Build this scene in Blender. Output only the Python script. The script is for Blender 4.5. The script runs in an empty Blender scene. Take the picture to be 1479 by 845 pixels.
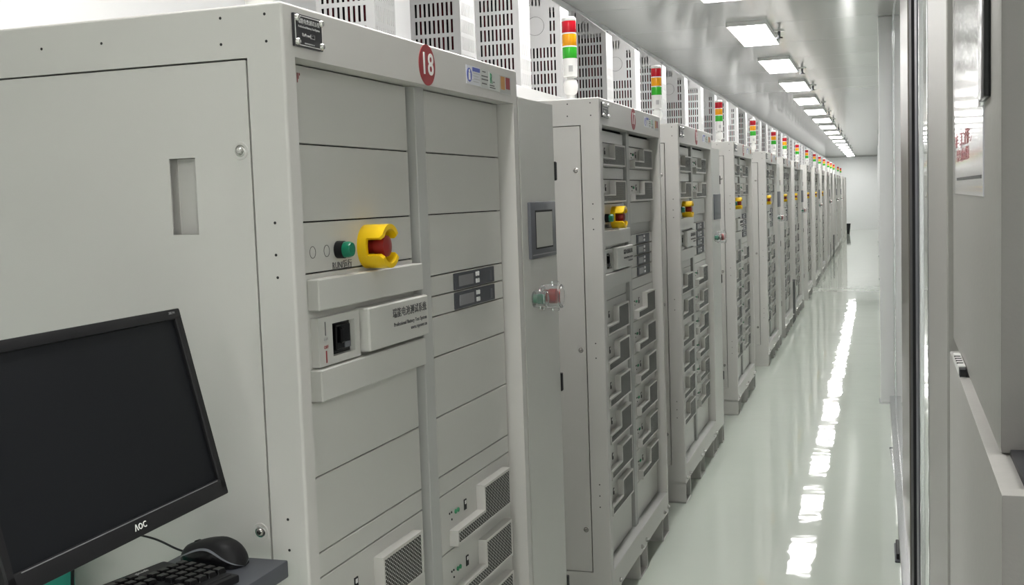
import bpy, bmesh, math, random
from mathutils import Vector, Matrix
random.seed(7)
C = bpy.context.scene.collection
SC = bpy.context.scene
PI = math.pi

# ------------------------------------------------------------------ camera
cam_d = bpy.data.cameras.new('camera')
cam = bpy.data.objects.new('camera', cam_d); C.objects.link(cam)
cam_d.sensor_width = 36.0; cam_d.lens = 1638.28 / 1479 * 36.0
cam_d.clip_start = 0.02; cam_d.clip_end = 200
YAW, PITCH, ROLL = .312130, -.0816181, .034032
fwd = Vector((-math.sin(YAW)*math.cos(PITCH), math.cos(YAW)*math.cos(PITCH), math.sin(PITCH)))
rt = Vector((math.cos(YAW), math.sin(YAW), 0)); dn = fwd.cross(rt)
c_, s_ = math.cos(ROLL), math.sin(ROLL)
r2 = rt*c_ + dn*s_; d2 = dn*c_ - rt*s_
cam.matrix_world = Matrix(((r2.x, -d2.x, -fwd.x, 0), (r2.y, -d2.y, -fwd.y, 0), (r2.z, -d2.z, -fwd.z, 1.5), (0, 0, 0, 1)))
SC.camera = cam

# ------------------------------------------------------------------ world, exposure
w = bpy.data.worlds.new('world'); SC.world = w; w.use_nodes = True
w.node_tree.nodes['Background'].inputs[0].default_value = (.9, .95, 1, 1)
w.node_tree.nodes['Background'].inputs[1].default_value = .25
SC.view_settings.view_transform = 'Standard'; SC.view_settings.look = 'None'
SC.view_settings.gamma = 1; SC.view_settings.use_curve_mapping = False
SC.view_settings.exposure = 1.58
LAMP = 9.0          # emission of every ceiling panel light

# ------------------------------------------------------------------ materials
def mat(name, col, rough=.5, metal=0, noise=0, nscale=40, bump=0, bscale=300, emit=0, trans=0, ior=1.45, spec=.5, coat=0):
    m = bpy.data.materials.new(name); m.use_nodes = True
    nt = m.node_tree; b = nt.nodes['Principled BSDF']
    b.inputs['Base Color'].default_value = (*col, 1); b.inputs['Roughness'].default_value = rough
    b.inputs['Metallic'].default_value = metal; b.inputs['IOR'].default_value = ior
    b.inputs['Specular IOR Level'].default_value = spec
    b.inputs['Transmission Weight'].default_value = trans; b.inputs['Coat Weight'].default_value = coat
    b.inputs['Coat Roughness'].default_value = .06
    if emit:
        b.inputs['Emission Color'].default_value = (1, .985, .96, 1); b.inputs['Emission Strength'].default_value = emit
    tc = nt.nodes.new('ShaderNodeTexCoord')
    if noise:
        n = nt.nodes.new('ShaderNodeTexNoise'); n.inputs['Scale'].default_value = nscale; n.inputs['Detail'].default_value = 4
        nt.links.new(tc.outputs['Object'], n.inputs['Vector'])
        r = nt.nodes.new('ShaderNodeMapRange'); r.inputs[3].default_value = 1-noise; r.inputs[4].default_value = 1+noise
        nt.links.new(n.outputs['Fac'], r.inputs[0])
        mx = nt.nodes.new('ShaderNodeVectorMath'); mx.operation = 'MULTIPLY'; mx.inputs[0].default_value = col
        nt.links.new(r.outputs[0], mx.inputs[1]); nt.links.new(mx.outputs[0], b.inputs['Base Color'])
    if bump:
        n2 = nt.nodes.new('ShaderNodeTexNoise'); n2.inputs['Scale'].default_value = bscale; n2.inputs['Detail'].default_value = 2
        nt.links.new(tc.outputs['Object'], n2.inputs['Vector'])
        bp = nt.nodes.new('ShaderNodeBump'); bp.inputs['Strength'].default_value = bump; bp.inputs['Distance'].default_value = .002
        nt.links.new(n2.outputs['Fac'], bp.inputs['Height']); nt.links.new(bp.outputs['Normal'], b.inputs['Normal'])
    return m

PAINT = mat('cabinet_paint', (.575, .563, .540), .42, noise=.02, nscale=6, bump=.12, bscale=900)
PAINT2 = mat('panel_paint', (.545, .543, .513), .34, noise=.02, nscale=9, bump=.10, bscale=900)
INNER = mat('inner_dark', (.02, .02, .02), .8, spec=.1)
RAILM = mat('rail_paint', (.45, .455, .44), .45)
GAP = mat('gap_dark', (.02, .02, .02), .8)
BLACK = mat('black_plastic', (.010, .010, .0115), .5, bump=.1, bscale=800, spec=.3)
BLACKG = mat('black_gloss', (.006, .006, .007), .2, spec=.35)
SCREEN = mat('screen_panel', (.0075, .0085, .0105), .5, spec=.2)
DGREY = mat('dark_grey_plastic', (.06, .065, .075), .5)
HMIG = mat('hmi_grey', (.11, .115, .13), .45)
STRIPE = mat('mouse_stripe', (.17, .18, .20), .35)
HMISC = mat('hmi_screen', (.42, .42, .39), .25)
LCD = mat('lcd_grey', (.20, .20, .21), .3)
WHITE = mat('white_plastic', (.78, .78, .76), .35)
WHITEK = mat('white_key', (.7, .7, .7), .4)
GUARD = mat('guard_white', (.50, .50, .50), .28, noise=.02, nscale=10)
YELLOW = mat('yellow_plastic', (.85, .55, .005), .35)
RED = mat('red_button', (.27, .016, .013), .35)
REDP = mat('red_print', (.30, .028, .034), .45)
GREENB = mat('green_button', (.0, .17, .09), .3)
LRED = mat('red_lens', (.50, .010, .022), .22)
LAMB = mat('amber_lens', (.85, .36, .008), .22)
LGRN = mat('green_lens', (.04, .42, .03), .22)
STEEL = mat('screw_steel', (.55, .54, .52), .25, metal=1)
ALU = mat('aluminium', (.68, .69, .70), .22, metal=1)
INK = mat('print_ink', (.10, .10, .10), .6)
INKL = mat('print_ink_light', (.5, .5, .5), .5)
INKW = mat('print_white', (.85, .85, .83), .5)
INKB = mat('print_blue', (.10, .13, .45), .5)
INKG = mat('print_green', (.04, .25, .12), .5)
INKO = mat('print_orange', (.50, .26, .08), .5)
STICKW = mat('sticker_white', (.68, .69, .74), .35)
STICKG = mat('sticker_grey', (.52, .54, .52), .3)
PLATE = mat('nameplate_black', (.022, .022, .025), .3)
TEAL = mat('teal_paint', (.005, .27, .20), .4)
CABR = mat('cable_red', (.10, .004, .010), .5, spec=.2)
CABK = mat('cable_black', (.008, .006, .008), .6, spec=.2)
CLEAR = mat('clear_plastic', (.96, .97, .97), .04, trans=.95, ior=1.40)
TRAYM = mat('tray_grey', (.075, .08, .095), .5, bump=.1, bscale=600)
LAMPM = mat('lamp_diffuser', (.9, .9, .9), .5, emit=LAMP)
WALLM = mat('wall_white', (.80, .805, .805), .5, noise=.012, nscale=2)
CEILM = mat('ceiling_panel_paint', (.47, .475, .462), .12, noise=.02, nscale=1.5, bump=.05, bscale=6)
STRIPD = mat('stainless_brown', (.115, .105, .090), .3, metal=0, noise=.05, nscale=5)
GASK = mat('gasket', (.015, .015, .018), .6)
CHAMB = mat('chamber_steel', (.42, .41, .39), .42, metal=.3, noise=.05, nscale=60, bump=.15, bscale=160)
CHAMB_SHADED = mat('chamber_steel_shaded', (.165, .158, .15), .45, noise=.03, nscale=40, bump=.1, bscale=250)  # chamber grey with the shade of its viewer-facing side put into the colour
PINK = mat('ledge_paint', (.52, .51, .515), .4)
GLASS = mat('window_glass', (.75, .78, .77), .03, trans=.25, ior=1.5)
FILM = mat('notice_film', (.62, .61, .66), .10, bump=.35, bscale=110, coat=1)
REDK = mat('notice_red', (.50, .20, .21), .4)

def floor_mat():
    m = mat('epoxy_floor', (.57, .62, .555), .03, noise=.03, nscale=1.2, ior=1.65)
    nt = m.node_tree; b = nt.nodes['Principled BSDF']; tc = nt.nodes.new('ShaderNodeTexCoord')
    n = nt.nodes.new('ShaderNodeTexNoise'); n.inputs['Scale'].default_value = 2.2; n.inputs['Detail'].default_value = 3
    bp = nt.nodes.new('ShaderNodeBump'); bp.inputs['Strength'].default_value = .35; bp.inputs['Distance'].default_value = .006
    nt.links.new(tc.outputs['Object'], n.inputs['Vector']); nt.links.new(n.outputs['Fac'], bp.inputs['Height'])
    nt.links.new(bp.outputs['Normal'], b.inputs['Normal']); nt.links.new(bp.outputs['Normal'], b.inputs['Coat Normal'])
    return m
FLOORM = floor_mat()

def perf_mat():
    # staggered oval ventilation holes, too fine to model one by one (object coordinates, y across, z up)
    m = mat('perforated_mesh', (.56, .57, .54), .4)
    nt = m.node_tree; b = nt.nodes['Principled BSDF']
    def math_(op, a, bb=None):
        n = nt.nodes.new('ShaderNodeMath'); n.operation = op
        for i, v in enumerate((a, bb)):
            if v is None: continue
            if isinstance(v, (int, float)): n.inputs[i].default_value = v
            else: nt.links.new(v, n.inputs[i])
        return n.outputs[0]
    tc = nt.nodes.new('ShaderNodeTexCoord'); sx = nt.nodes.new('ShaderNodeSeparateXYZ')
    nt.links.new(tc.outputs['Object'], sx.inputs[0])
    hole = None
    for o in (0.0, .5):
        fy = math_('SUBTRACT', math_('FRACT', math_('ADD', math_('DIVIDE', sx.outputs['Y'], .0125), o)), .5)
        fz = math_('SUBTRACT', math_('FRACT', math_('ADD', math_('DIVIDE', sx.outputs['Z'], .0084), o)), .5)
        d = math_('ADD', math_('POWER', math_('DIVIDE', math_('ABSOLUTE', fy), .235), 2.0), math_('POWER', math_('DIVIDE', math_('ABSOLUTE', fz), .41), 2.0))
        q = math_('LESS_THAN', d, 1.0)
        hole = q if hole is None else math_('MAXIMUM', hole, q)
    mx = nt.nodes.new('ShaderNodeMix'); mx.data_type = 'RGBA'
    mx.inputs[6].default_value = (.43, .43, .415, 1); mx.inputs[7].default_value = (.018, .018, .018, 1)
    nt.links.new(hole, mx.inputs[0]); nt.links.new(mx.outputs[2], b.inputs['Base Color'])
    nt.links.new(math_('MULTIPLY', math_('SUBTRACT', 1.0, hole), .4), b.inputs['Specular IOR Level'])   # an open hole has no sheen
    return m
PERF = perf_mat()

# ------------------------------------------------------------------ mesh helpers
def box(bm, x0, x1, y0, y1, z0, z1, mi=0, bev=0, seg=1):
    r = bmesh.ops.create_cube(bm, size=1)
    vs = r['verts']
    for v in vs:
        v.co = Vector(((x0+x1)/2 + v.co.x*(x1-x0), (y0+y1)/2 + v.co.y*(y1-y0), (z0+z1)/2 + v.co.z*(z1-z0)))
    fs = set(f for v in vs for f in v.link_faces)
    for f in fs: f.material_index = mi
    if bev:
        es = list(set(e for v in vs for e in v.link_edges))
        q = bmesh.ops.bevel(bm, geom=es, offset=bev, segments=seg, profile=.6, affect='EDGES')
        for f in q['faces']: f.material_index = mi
def frame_of(d):
    d = d.normalized(); a = Vector((0, 0, 1)) if abs(d.z) < .9 else Vector((1, 0, 0))
    u = d.cross(a).normalized(); return u, d.cross(u)
def cyl(bm, p0, p1, r0, r1=None, n=16, mi=0, mi_cap=None, caps=True, squash=1):
    p0, p1 = Vector(p0), Vector(p1); r1 = r0 if r1 is None else r1
    u, v = frame_of(p1-p0)
    A = []; B = []
    for i in range(n):
        a = 2*PI*i/n; o = u*math.cos(a) + v*math.sin(a)*squash
        A.append(bm.verts.new(p0+o*r0)); B.append(bm.verts.new(p1+o*r1))
    for i in range(n):
        f = bm.faces.new((A[i], B[i], B[(i+1) % n], A[(i+1) % n])); f.material_index = mi
    if caps:
        f = bm.faces.new(A); f.material_index = mi
        f = bm.faces.new(B[::-1]); f.material_index = mi if mi_cap is None else mi_cap
def ring(bm, c, axis, ro, ri, h, n=24, mi=0):
    c = Vector(c); ax = Vector(axis).normalized(); u, v = frame_of(ax)
    L = []
    for (r, t) in ((ro, 0), (ro, h), (ri, h), (ri, 0)):
        L.append([bm.verts.new(c + ax*t + (u*math.cos(2*PI*i/n)+v*math.sin(2*PI*i/n))*r) for i in range(n)])
    for k in range(4):
        a, b = L[k], L[(k+1) % 4]
        for i in range(n):
            f = bm.faces.new((a[i], b[i], b[(i+1) % n], a[(i+1) % n])); f.material_index = mi
def tube(bm, pts, r, n=8, mi=0):
    pts = [Vector(p) for p in pts]; rings = []
    for i, p in enumerate(pts):
        d = pts[min(i+1, len(pts)-1)] - pts[max(i-1, 0)]
        u, v = frame_of(d)
        rings.append([bm.verts.new(p + (u*math.cos(2*PI*k/n)+v*math.sin(2*PI*k/n))*r) for k in range(n)])
    for a, b in zip(rings, rings[1:]):
        for k in range(n):
            f = bm.faces.new((a[k], b[k], b[(k+1) % n], a[(k+1) % n])); f.material_index = mi
    bm.faces.new(rings[0]); bm.faces.new(rings[-1][::-1])
def smooth_path(pts, n=6):
    pts = [Vector(p) for p in pts]; out = []
    for i in range(len(pts)-1):
        a = pts[max(i-1, 0)]; b = pts[i]; c = pts[i+1]; d = pts[min(i+2, len(pts)-1)]
        for k in range(n):
            t = k/n
            out.append(.5*((2*b)+(c-a)*t+(2*a-5*b+4*c-d)*t*t+(3*b-a-3*c+d)*t**3))
    return out + [pts[-1]]
def prism(bm, poly, x0, x1, mi=0, mi_front=None):
    # poly in (y,z); extruded along x from x0 (back) to x1 (front)
    A = [bm.verts.new((x0, y, z)) for y, z in poly]; B = [bm.verts.new((x1, y, z)) for y, z in poly]
    n = len(poly)
    for i in range(n):
        f = bm.faces.new((A[i], A[(i+1) % n], B[(i+1) % n], B[i])); f.material_index = mi
    f = bm.faces.new(B); f.material_index = mi if mi_front is None else mi_front
    f = bm.faces.new(A[::-1]); f.material_index = mi
def lathe(bm, prof, n=24, mi=0, axis='Z', org=(0, 0, 0)):
    rings = []
    for r, t in prof:
        rg = []
        for i in range(n):
            a = 2*PI*i/n; p = (r*math.cos(a), r*math.sin(a), t)
            if axis == 'X': p = (t, r*math.cos(a), r*math.sin(a))
            rg.append(bm.verts.new(Vector(p)+Vector(org)))
        rings.append(rg)
    for a, b in zip(rings, rings[1:]):
        for i in range(n):
            f = bm.faces.new((a[i], a[(i+1) % n], b[(i+1) % n], b[i])); f.material_index = mi
    if prof[0][0] > 1e-6: bm.faces.new(rings[0][::-1]).material_index = mi
    if prof[-1][0] > 1e-6: bm.faces.new(rings[-1]).material_index = mi

def link(name, me, parent=None, loc=(0, 0, 0)):
    o = bpy.data.objects.new(name, me); C.objects.link(o)
    o.location = loc
    if parent: o.parent = parent
    return o
def mesh(name, bm, mats, ang=35, normals=True):
    if not isinstance(mats, (list, tuple)): mats = [mats]
    if normals: bmesh.ops.recalc_face_normals(bm, faces=bm.faces)
    me = bpy.data.meshes.new(name); bm.to_mesh(me); bm.free()
    for m in mats: me.materials.append(m)
    if ang:
        for p in me.polygons: p.use_smooth = True
        me.set_sharp_from_angle(angle=math.radians(ang))
    return me
def obj(name, bm, mats, parent=None, loc=(0, 0, 0), ang=35):
    return link(name, mesh(name, bm, mats, ang), parent, loc)
def bmn(): return bmesh.new()
def obox(name, dims, m, parent=None, loc=(0, 0, 0), bev=0, seg=1):
    bm = bmn(); box(bm, *dims, bev=bev, seg=seg); return obj(name, bm, m, parent, loc)
def weighted(o):
    md = o.modifiers.new('normals', 'WEIGHTED_NORMAL'); md.keep_sharp = True; md.weight = 100; return o
def thing(name, label, cat, loc=(0, 0, 0), rz=0, group=None):
    o = bpy.data.objects.new(name, None); C.objects.link(o); o.empty_display_size = .1
    o.location = loc; o.rotation_euler = (0, 0, rz); tag(o, label, cat, group); return o
def tag(o, label, cat, group=None):
    o['label'] = label; o['category'] = cat
    if group: o['group'] = group
    return o
def struct(name, bm, m, parent=None, ang=35):
    o = obj(name, bm, m, parent, ang=ang)
    if parent is None: o['kind'] = 'structure'
    return o
def kids(o): return list(o.children)
def copy_tree(o, parent=None, depth=9):
    c = o.copy(); C.objects.link(c)
    if parent: c.parent = parent
    if depth > 0:
        for ch in kids(o): copy_tree(ch, c, depth-1)
    return c
FRONT = Matrix(((0, 0, 1, 0), (1, 0, 0, 0), (0, 1, 0, 0), (0, 0, 0, 1)))     # text facing +X, reading along +Y
LEFTW = Matrix(((0, 0, -1, 0), (-1, 0, 0, 0), (0, 1, 0, 0), (0, 0, 0, 1)))   # text facing -X
TOP = Matrix.Identity(4)
_txt = {}
def text_mesh(body, size, basis=FRONT, align='CENTER', sx=1, res=2, thick=.0004, bold=0):
    key = (body, size, tuple(map(tuple, basis)), align, sx, bold)
    if key in _txt: return _txt[key]
    cu = bpy.data.curves.new('lettering', 'FONT'); cu.body = body; cu.size = size; cu.align_x = align; cu.align_y = 'CENTER'
    cu.space_character = 1.08; cu.resolution_u = res; cu.extrude = thick; cu.offset = bold
    t = bpy.data.objects.new('lettering', cu); C.objects.link(t)
    bpy.context.view_layer.update()
    dg = bpy.context.evaluated_depsgraph_get()
    me = bpy.data.meshes.new_from_object(t.evaluated_get(dg)); me.name = 'lettering'
    bpy.data.objects.remove(t); bpy.data.curves.remove(cu)
    me.transform(Matrix.Diagonal((sx, 1, 1, 1))); me.transform(basis)
    _txt[key] = me; return me
def text(name, body, size, loc, m, parent, **k):
    me = text_mesh(body, size, **k)
    if not me.materials: me.materials.append(m)
    elif me.materials[0] != m:
        me = me.copy(); me.materials.clear(); me.materials.append(m)
    return link(name, me, parent, loc)
ONES = ['', 'first', 'second', 'third', 'fourth', 'fifth', 'sixth', 'seventh', 'eighth', 'ninth', 'tenth', 'eleventh', 'twelfth', 'thirteenth',
        'fourteenth', 'fifteenth', 'sixteenth', 'seventeenth', 'eighteenth', 'nineteenth']
def nth(k):
    if k < 20: return ONES[k]
    t, u = divmod(k, 10)
    return {2: 'twentieth', 3: 'thirtieth', 4: 'fortieth', 5: 'fiftieth'}[t] if u == 0 else {2: 'twenty', 3: 'thirty', 4: 'forty', 5: 'fifty'}[t] + '-' + ONES[u]

# ------------------------------------------------------------------ room shell
H = 2.65; YB, YE = -4.0, 43.0; XL = -6.0; XV = -1.74; XR = .16   # XV: wall right behind the cabinet row
XW = 6.0
bm = bmn(); box(bm, XL, XW, YB, YE, -.1, 0); fl = struct('floor', bm, FLOORM)
bm = bmn(); box(bm, XL, XW, YB, YE, H+.03, H+.12); ceil = struct('ceiling', bm, GAP)
pm = {}
y = YB
k = 0
while y < YE - .01:
    y1 = min(y+1.1, YE)
    for (xa, xb) in ((XL, XV), (XV, 1.2), (1.2, XW)):
        key = (round(y1-y, 3), xa)
        if key not in pm:
            bm = bmn(); box(bm, xa+.0012, xb-.0012, .0015, y1-y-.0015, H, H+.04, bev=.001); pm[key] = mesh('ceiling_panel', bm, CEILM)
        link('ceiling_panel', pm[key], ceil, (0, y, 0))
    y = y1
bm = bmn(); box(bm, XL-.1, XV, 1.75, 1.85, 0, H+.1); box(bm, XV-.1, XV, 1.85, YE, 0, H+.1); struct('wall_left', bm, WALLM)
bm = bmn(); box(bm, XL-.1, XL, YB, 1.75, 0, H+.1); struct('wall_far_left', bm, WALLM)
bm = bmn(); box(bm, XV, XR+.1, YE, YE+.1, 0, H+.1); struct('wall_end', bm, WALLM)
bm = bmn(); box(bm, XL, XW, YB-.1, YB, 0, H+.1); struct('wall_back', bm, WALLM)
bm = bmn(); box(bm, XW, XW+.1, YB, 2.05, 0, H+.1); struct('wall_near', bm, WALLM)
bm = bmn(); box(bm, XR, XW+.1, 2.05, 2.15, 0, H+.1); box(bm, XR, XR+.1, 2.15, YE, 0, H+.1); struct('wall_right', bm, WALLM)
bm = bmn(); box(bm, XV, XR, YE-.035, YE, H-.035, H); struct('trim_1', bm, RAILM)
bm = bmn(); box(bm, XV, XR, YE-.01, YE, 0, .07); struct('baseboard_end', bm, WALLM)

# glazed partition on the right: bays of glass, posts, steel uprights
bm = bmn(); box(bm, .113, XR, 2.04, 2.74, 0, H, bev=.002); struct('trim_2', bm, CHAMB)
def window(k, y0, y1, x=.118, z0=.08):
    bm = bmn(); box(bm, x, x+.012, y0, y1, z0, H-.02); o = struct('window_%d' % k, bm, GLASS)
    f = bmn()
    for (a, b, c, d) in ((y0, y0+.03, z0, H), (y1-.03, y1, z0, H), (y0, y1, z0-.04, z0), (y0, y1, H-.03, H)):
        box(f, x-.006, x+.03, a, b, c, d, bev=.001)
    obj('window_frame', f, ALU, o)
    return o
window(1, 2.76, 3.31)
bm = bmn()
for a, b, xx in ((3.33, 3.47, .120), (3.49, 3.62, .124), (3.64, 3.78, .119), (3.80, 3.95, .122)): box(bm, xx, XR, a, b, 0, H, bev=.002)
struct('trim_3', bm, HMIG)
bm = bmn(); box(bm, .113, XR, 3.96, 4.25, 0, H); struct('trim_4', bm, GASK)
bm = bmn(); box(bm, .109, XR, 4.26, 5.48, 0, H, bev=.004); struct('trim_5', bm, STRIPD)
window(2, 5.50, 8.18)
posts = (8.2, 14.3, 19.5, 26.0, 33.0)
for i, py in enumerate(posts):
    bm = bmn(); box(bm, .022 if i == 0 else .045, XR, py, py+.12, 0, H, bev=.003)
    box(bm, .012 if i == 0 else .035, XR, py-.015, py+.135, 0, .012, mi=1)
    struct('trim_%d' % (6+i), bm, [WALLM, ALU])
    y1 = posts[i+1] if i+1 < len(posts) else YE
    window(3+i, py+.14, y1-.02)
bm = bmn(); box(bm, .108, XR, 8.2, YE, 0, .05, bev=.002); box(bm, .080, XR, 4.0, 8.18, 0, .06, bev=.002); struct('baseboard_right', bm, ALU)

# ------------------------------------------------------------------ ceiling lights
def ceiling_light():
    t = thing('ceiling_light', '', 'ceiling light', group='ceiling panel lights')
    bm = bmn()
    box(bm, -.135, .135, -.57, -.562, -.03, 0); box(bm, -.135, .135, .562, .57, -.03, 0)
    box(bm, -.135, -.127, -.57, .57, -.03, 0); box(bm, .127, .135, -.57, .57, -.03, 0)
    obj('frame', bm, WHITE, t)
    bm = bmn(); box(bm, -.127, .127, -.562, .562, -.027, -.012); obj('diffuser', bm, LAMPM, t)
    return t
cl0 = ceiling_light(); used = [False]
def put_light(x, y, label):
    t = cl0 if not used[0] else copy_tree(cl0); used[0] = True
    t.location = (x, y, H); t['label'] = label; return t
LY = [-2.5] + [8.5+2.2*i for i in range(-3, 16)]  # the lone one behind the viewpoint is added to brighten the nearest cabinet's side
n = 0
for y in LY:
    if y > 8:
        n += 1; lab = 'rectangular white ceiling light over the aisle, %s from the near end' % nth(n)
    else: lab = 'rectangular white ceiling light over the aisle, %s nearer than the first one in view' % nth(int(round((8.5-y)/2.2)))
    put_light(-.83, y, lab)
for x, y, lab in ((-2.4, -2.4, 'nearest the aisle'), (-4.2, -2.4, 'near the back left corner')):
    put_light(x, y, 'ceiling light in the open room left of the viewpoint, ' + lab)
for x, y, lab in ((1.2, .85, 'nearest the chamber'), (2.6, .85, 'second from the chamber'), (4.0, .85, 'third from the chamber'), (.75, -1.0, 'nearest the aisle'), (1.9, -1.2, 'in the middle of the floor'), (3.4, -1.2, 'near the far right wall'), (.9, -3.0, 'near the back wall'), (2.4, -3.0, 'in the back corner')):  # lights added out of view to brighten the cabinet fronts
    put_light(x, y, 'added unseen ceiling light in the open room behind the viewpoint, ' + lab)

def sprinkler():
    t = thing('sprinkler', '', 'sprinkler', group='ceiling sprinklers')
    bm = bmn(); cyl(bm, (0, 0, 0), (0, 0, -.008), .035, n=16); obj('rosette', bm, WHITE, t)
    bm = bmn(); cyl(bm, (0, 0, -.008), (0, 0, -.05), .010, n=10); cyl(bm, (0, 0, -.05), (0, 0, -.058), .024, n=12); obj('head', bm, DGREY, t)
    return t
sp0 = sprinkler()
for i in range(13):
    t = sp0 if i == 0 else copy_tree(sp0)
    t.location = (-.655, 8.5+2.2*i + (0, .5, .2, .6, .3)[i % 5], H)
    t['label'] = 'small dark sprinkler head on the ceiling beside the lights, %s from the near end' % nth(i+1)

# ------------------------------------------------------------------ battery test cabinet
W = 1.14; U = .0437; ZT = 1.474 + 6*U     # ZT: top of the rack opening
XP = -.04                                        # face of the rack panels
C1, C2, PWD = .09, .640, .456                    # left edge of each panel column, panel width
_bp = {}
def blank(parent, y, ztop, h, name='blank_panel'):
    if h not in _bp:
        bm = bmn(); box(bm, XP-.012, XP, 0, PWD, -h+.0012, -.0012, bev=.0012); _bp[h] = mesh('blank_panel', bm, PAINT2)
    return link(name, _bp[h], parent, (0, y, ztop))
def cover_mesh(z0, zl, zt, yl=.046, ym=.22, yr=.405, d=.021):
    # L shaped ventilation hood: low run on the left, tall block on the right, perforated face behind a plain rim
    P = [(yl, z0), (yr, z0), (yr, zt), (ym, zt), (ym, zl), (yl, zl)]
    b = .006
    I = [(yl+b, z0+b), (yr-b, z0+b), (yr-b, zt-b), (ym+b, zt-b), (ym+b, zl-b), (yl+b, zl-b)]
    bm = bmn(); xb, xf = XP-.0005, XP+d
    A = [bm.verts.new((xb, *p)) for p in P]; B = [bm.verts.new((xf, *p)) for p in P]; D = [bm.verts.new((xf-.0015, *p)) for p in I]
    E_ = [bm.verts.new((xf, *p)) for p in I]
    for i in range(6):
        j = (i+1) % 6
        bm.faces.new((A[i], A[j], B[j], B[i])); bm.faces.new((B[i], B[j], E_[j], E_[i])); bm.faces.new((E_[i], E_[j], D[j], D[i]))
    for q in ((0, 1, 2, 3, 4, 5),):
        f = bm.faces.new([D[i] for i in q]); f.material_index = 1
    return mesh('ventilation_cover', bm, [PAINT, PERF], ang=20, normals=False)
COV3 = cover_mesh(.011, .046, .104); COV2 = cover_mesh(.004, .034, .084, yl=.03)
_mp = {}
def module(parent, y, zb, n):
    h = n*U
    if n not in _mp:
        bm = bmn(); box(bm, XP-.012, XP, 0, PWD, .0012, h-.0012, bev=.0012); m1 = mesh('power_module', bm, PAINT2)
        zc = h*.60 if n == 3 else h*.66
        bm = bmn(); box(bm, XP-.001, XP+.0015, .138, .152, zc-.012, zc+.012); box(bm, XP-.001, XP+.002, .141, .149, zc+.001, zc+.009, mi=1); m2 = mesh('network_port', bm, [BLACK, WHITE])
        bm = bmn(); cyl(bm, (XP, .085, zc+.0), (XP+.003, .085, zc), .005, n=10); cyl(bm, (XP, .100, zc+.0), (XP+.003, .100, zc), .005, n=10); m3 = mesh('connector', bm, INKG)
        bm = bmn()
        for (a, b) in ((.062, .004), (.062, -.012), (.05, .004)): cyl(bm, (XP, a, zc+b), (XP+.0015, a, zc+b), .0025, n=8)
        m4 = mesh('indicator_lights', bm, BLACK)
        _mp[n] = (m1, m2, m3, m4)
    m1, m2, m3, m4 = _mp[n]
    o = link('power_module', m1, parent, (0, y, zb))
    link('ventilation_cover', COV3 if n == 3 else COV2, o); link('network_port', m2, o); link('connector', m3, o); link('indicator_lights', m4, o)
    return o
_dp = {}
def display(parent, y, ztop):
    if not _dp:
        bm = bmn(); box(bm, 0, .004, .125, .385, -.0405, -.003, bev=.001); _dp['p'] = mesh('control_strip', bm, DGREY)
        bm = bmn(); box(bm, .004, .0052, .148, .240, -.034, -.010); _dp['s'] = mesh('screen', bm, LCD)
        bm = bmn(); box(bm, .003, .0065, 0, .008, 0, .010, bev=.001); _dp['k'] = mesh('key', bm, WHITEK)
        bm = bmn(); box(bm, .003, .0055, .352, .366, -.035, -.012, bev=.001); _dp['w'] = mesh('rocker_switch', bm, HMIG)
    o = blank(parent, y, ztop, U, 'display_panel')
    link('control_strip', _dp['p'], o, (XP, 0, 0)); link('screen', _dp['s'], o, (XP, 0, 0)); link('rocker_switch', _dp['w'], o, (XP, 0, 0))
    for a in (0, 1):
        for b in (0, 1): link('key', _dp['k'], o, (XP, .256+a*.013, -.018-b*.016))
    return o
def button_panel(parent, y, ztop):
    o = blank(parent, y, ztop, 2*U, 'button_panel'); zc = -.052
    bm = bmn()
    for yy in (.043, .093): ring(bm, (XP-.0005, yy, zc), (1, 0, 0), .0105, .0095, .0009, n=28)
    obj('printed_rings', bm, INK, o)
    bm = bmn(); lathe(bm, [(.0155, XP), (.0155, XP+.014), (.013, XP+.015)], 24, 0, 'X', (0, .134, zc))
    lathe(bm, [(.0142, XP+.0135), (.0142, XP+.024), (.0120, XP+.029), (0.0, XP+.0295)], 24, 1, 'X', (0, .134, zc))
    obj('start_button', bm, [BLACK, GREENB], o)['label'] = 'green round push button in a black bezel'
    # emergency stop: yellow shroud with two arms, red mushroom head
    cy = .250; bm = bmn(); ro, ri = .041, .032
    lathe(bm, [(ri, XP), (ro, XP), (ro, XP+.018), (ri, XP+.018), (ri, XP)], 36, 0, 'X', (0, cy, zc))
    for sg in (1, -1):
        prof = []
        a0, a1 = PI/2-math.radians(66), PI/2+math.radians(66)
        N = 14; L = [[], [], [], []]
        for i in range(N+1):
            a = sg*(a0+(a1-a0)*i/N); edge = 1-abs(2*i/N-1)
            xf = XP+.012+(.038 if edge > .12 else .032)
            for q, (r, x) in enumerate(((ro, XP+.008), (ro, xf), (ri, xf), (ri, XP+.008))):
                L[q].append(bm.verts.new((x, cy+r*math.cos(a), zc+r*math.sin(a))))
        for q in range(4):
            for i in range(N): bm.faces.new((L[q][i], L[(q+1) % 4][i], L[(q+1) % 4][i+1], L[q][i+1]))
        bm.faces.new([L[q][0] for q in range(4)]); bm.faces.new([L[q][N] for q in range(4)][::-1])
    obj('stop_shroud', bm, YELLOW, o)['label'] = 'yellow open-sided guard around the stop button'
    bm = bmn(); lathe(bm, [(.014, XP), (.014, XP+.020), (.019, XP+.022), (.0215, XP+.034), (.0195, XP+.043), (.010, XP+.046), (0, XP+.0465)], 28, 0, 'X', (0, cy, zc))
    obj('stop_button', bm, RED, o)['label'] = 'red mushroom emergency stop button'
    text('lettering', 'RUN/运行', .0165, (XP+.0006, .148, -.080), INK, o)
    text('lettering', '急停', .0150, (XP+.0006, .330, zc+.002), INK, o)
    return o
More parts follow.
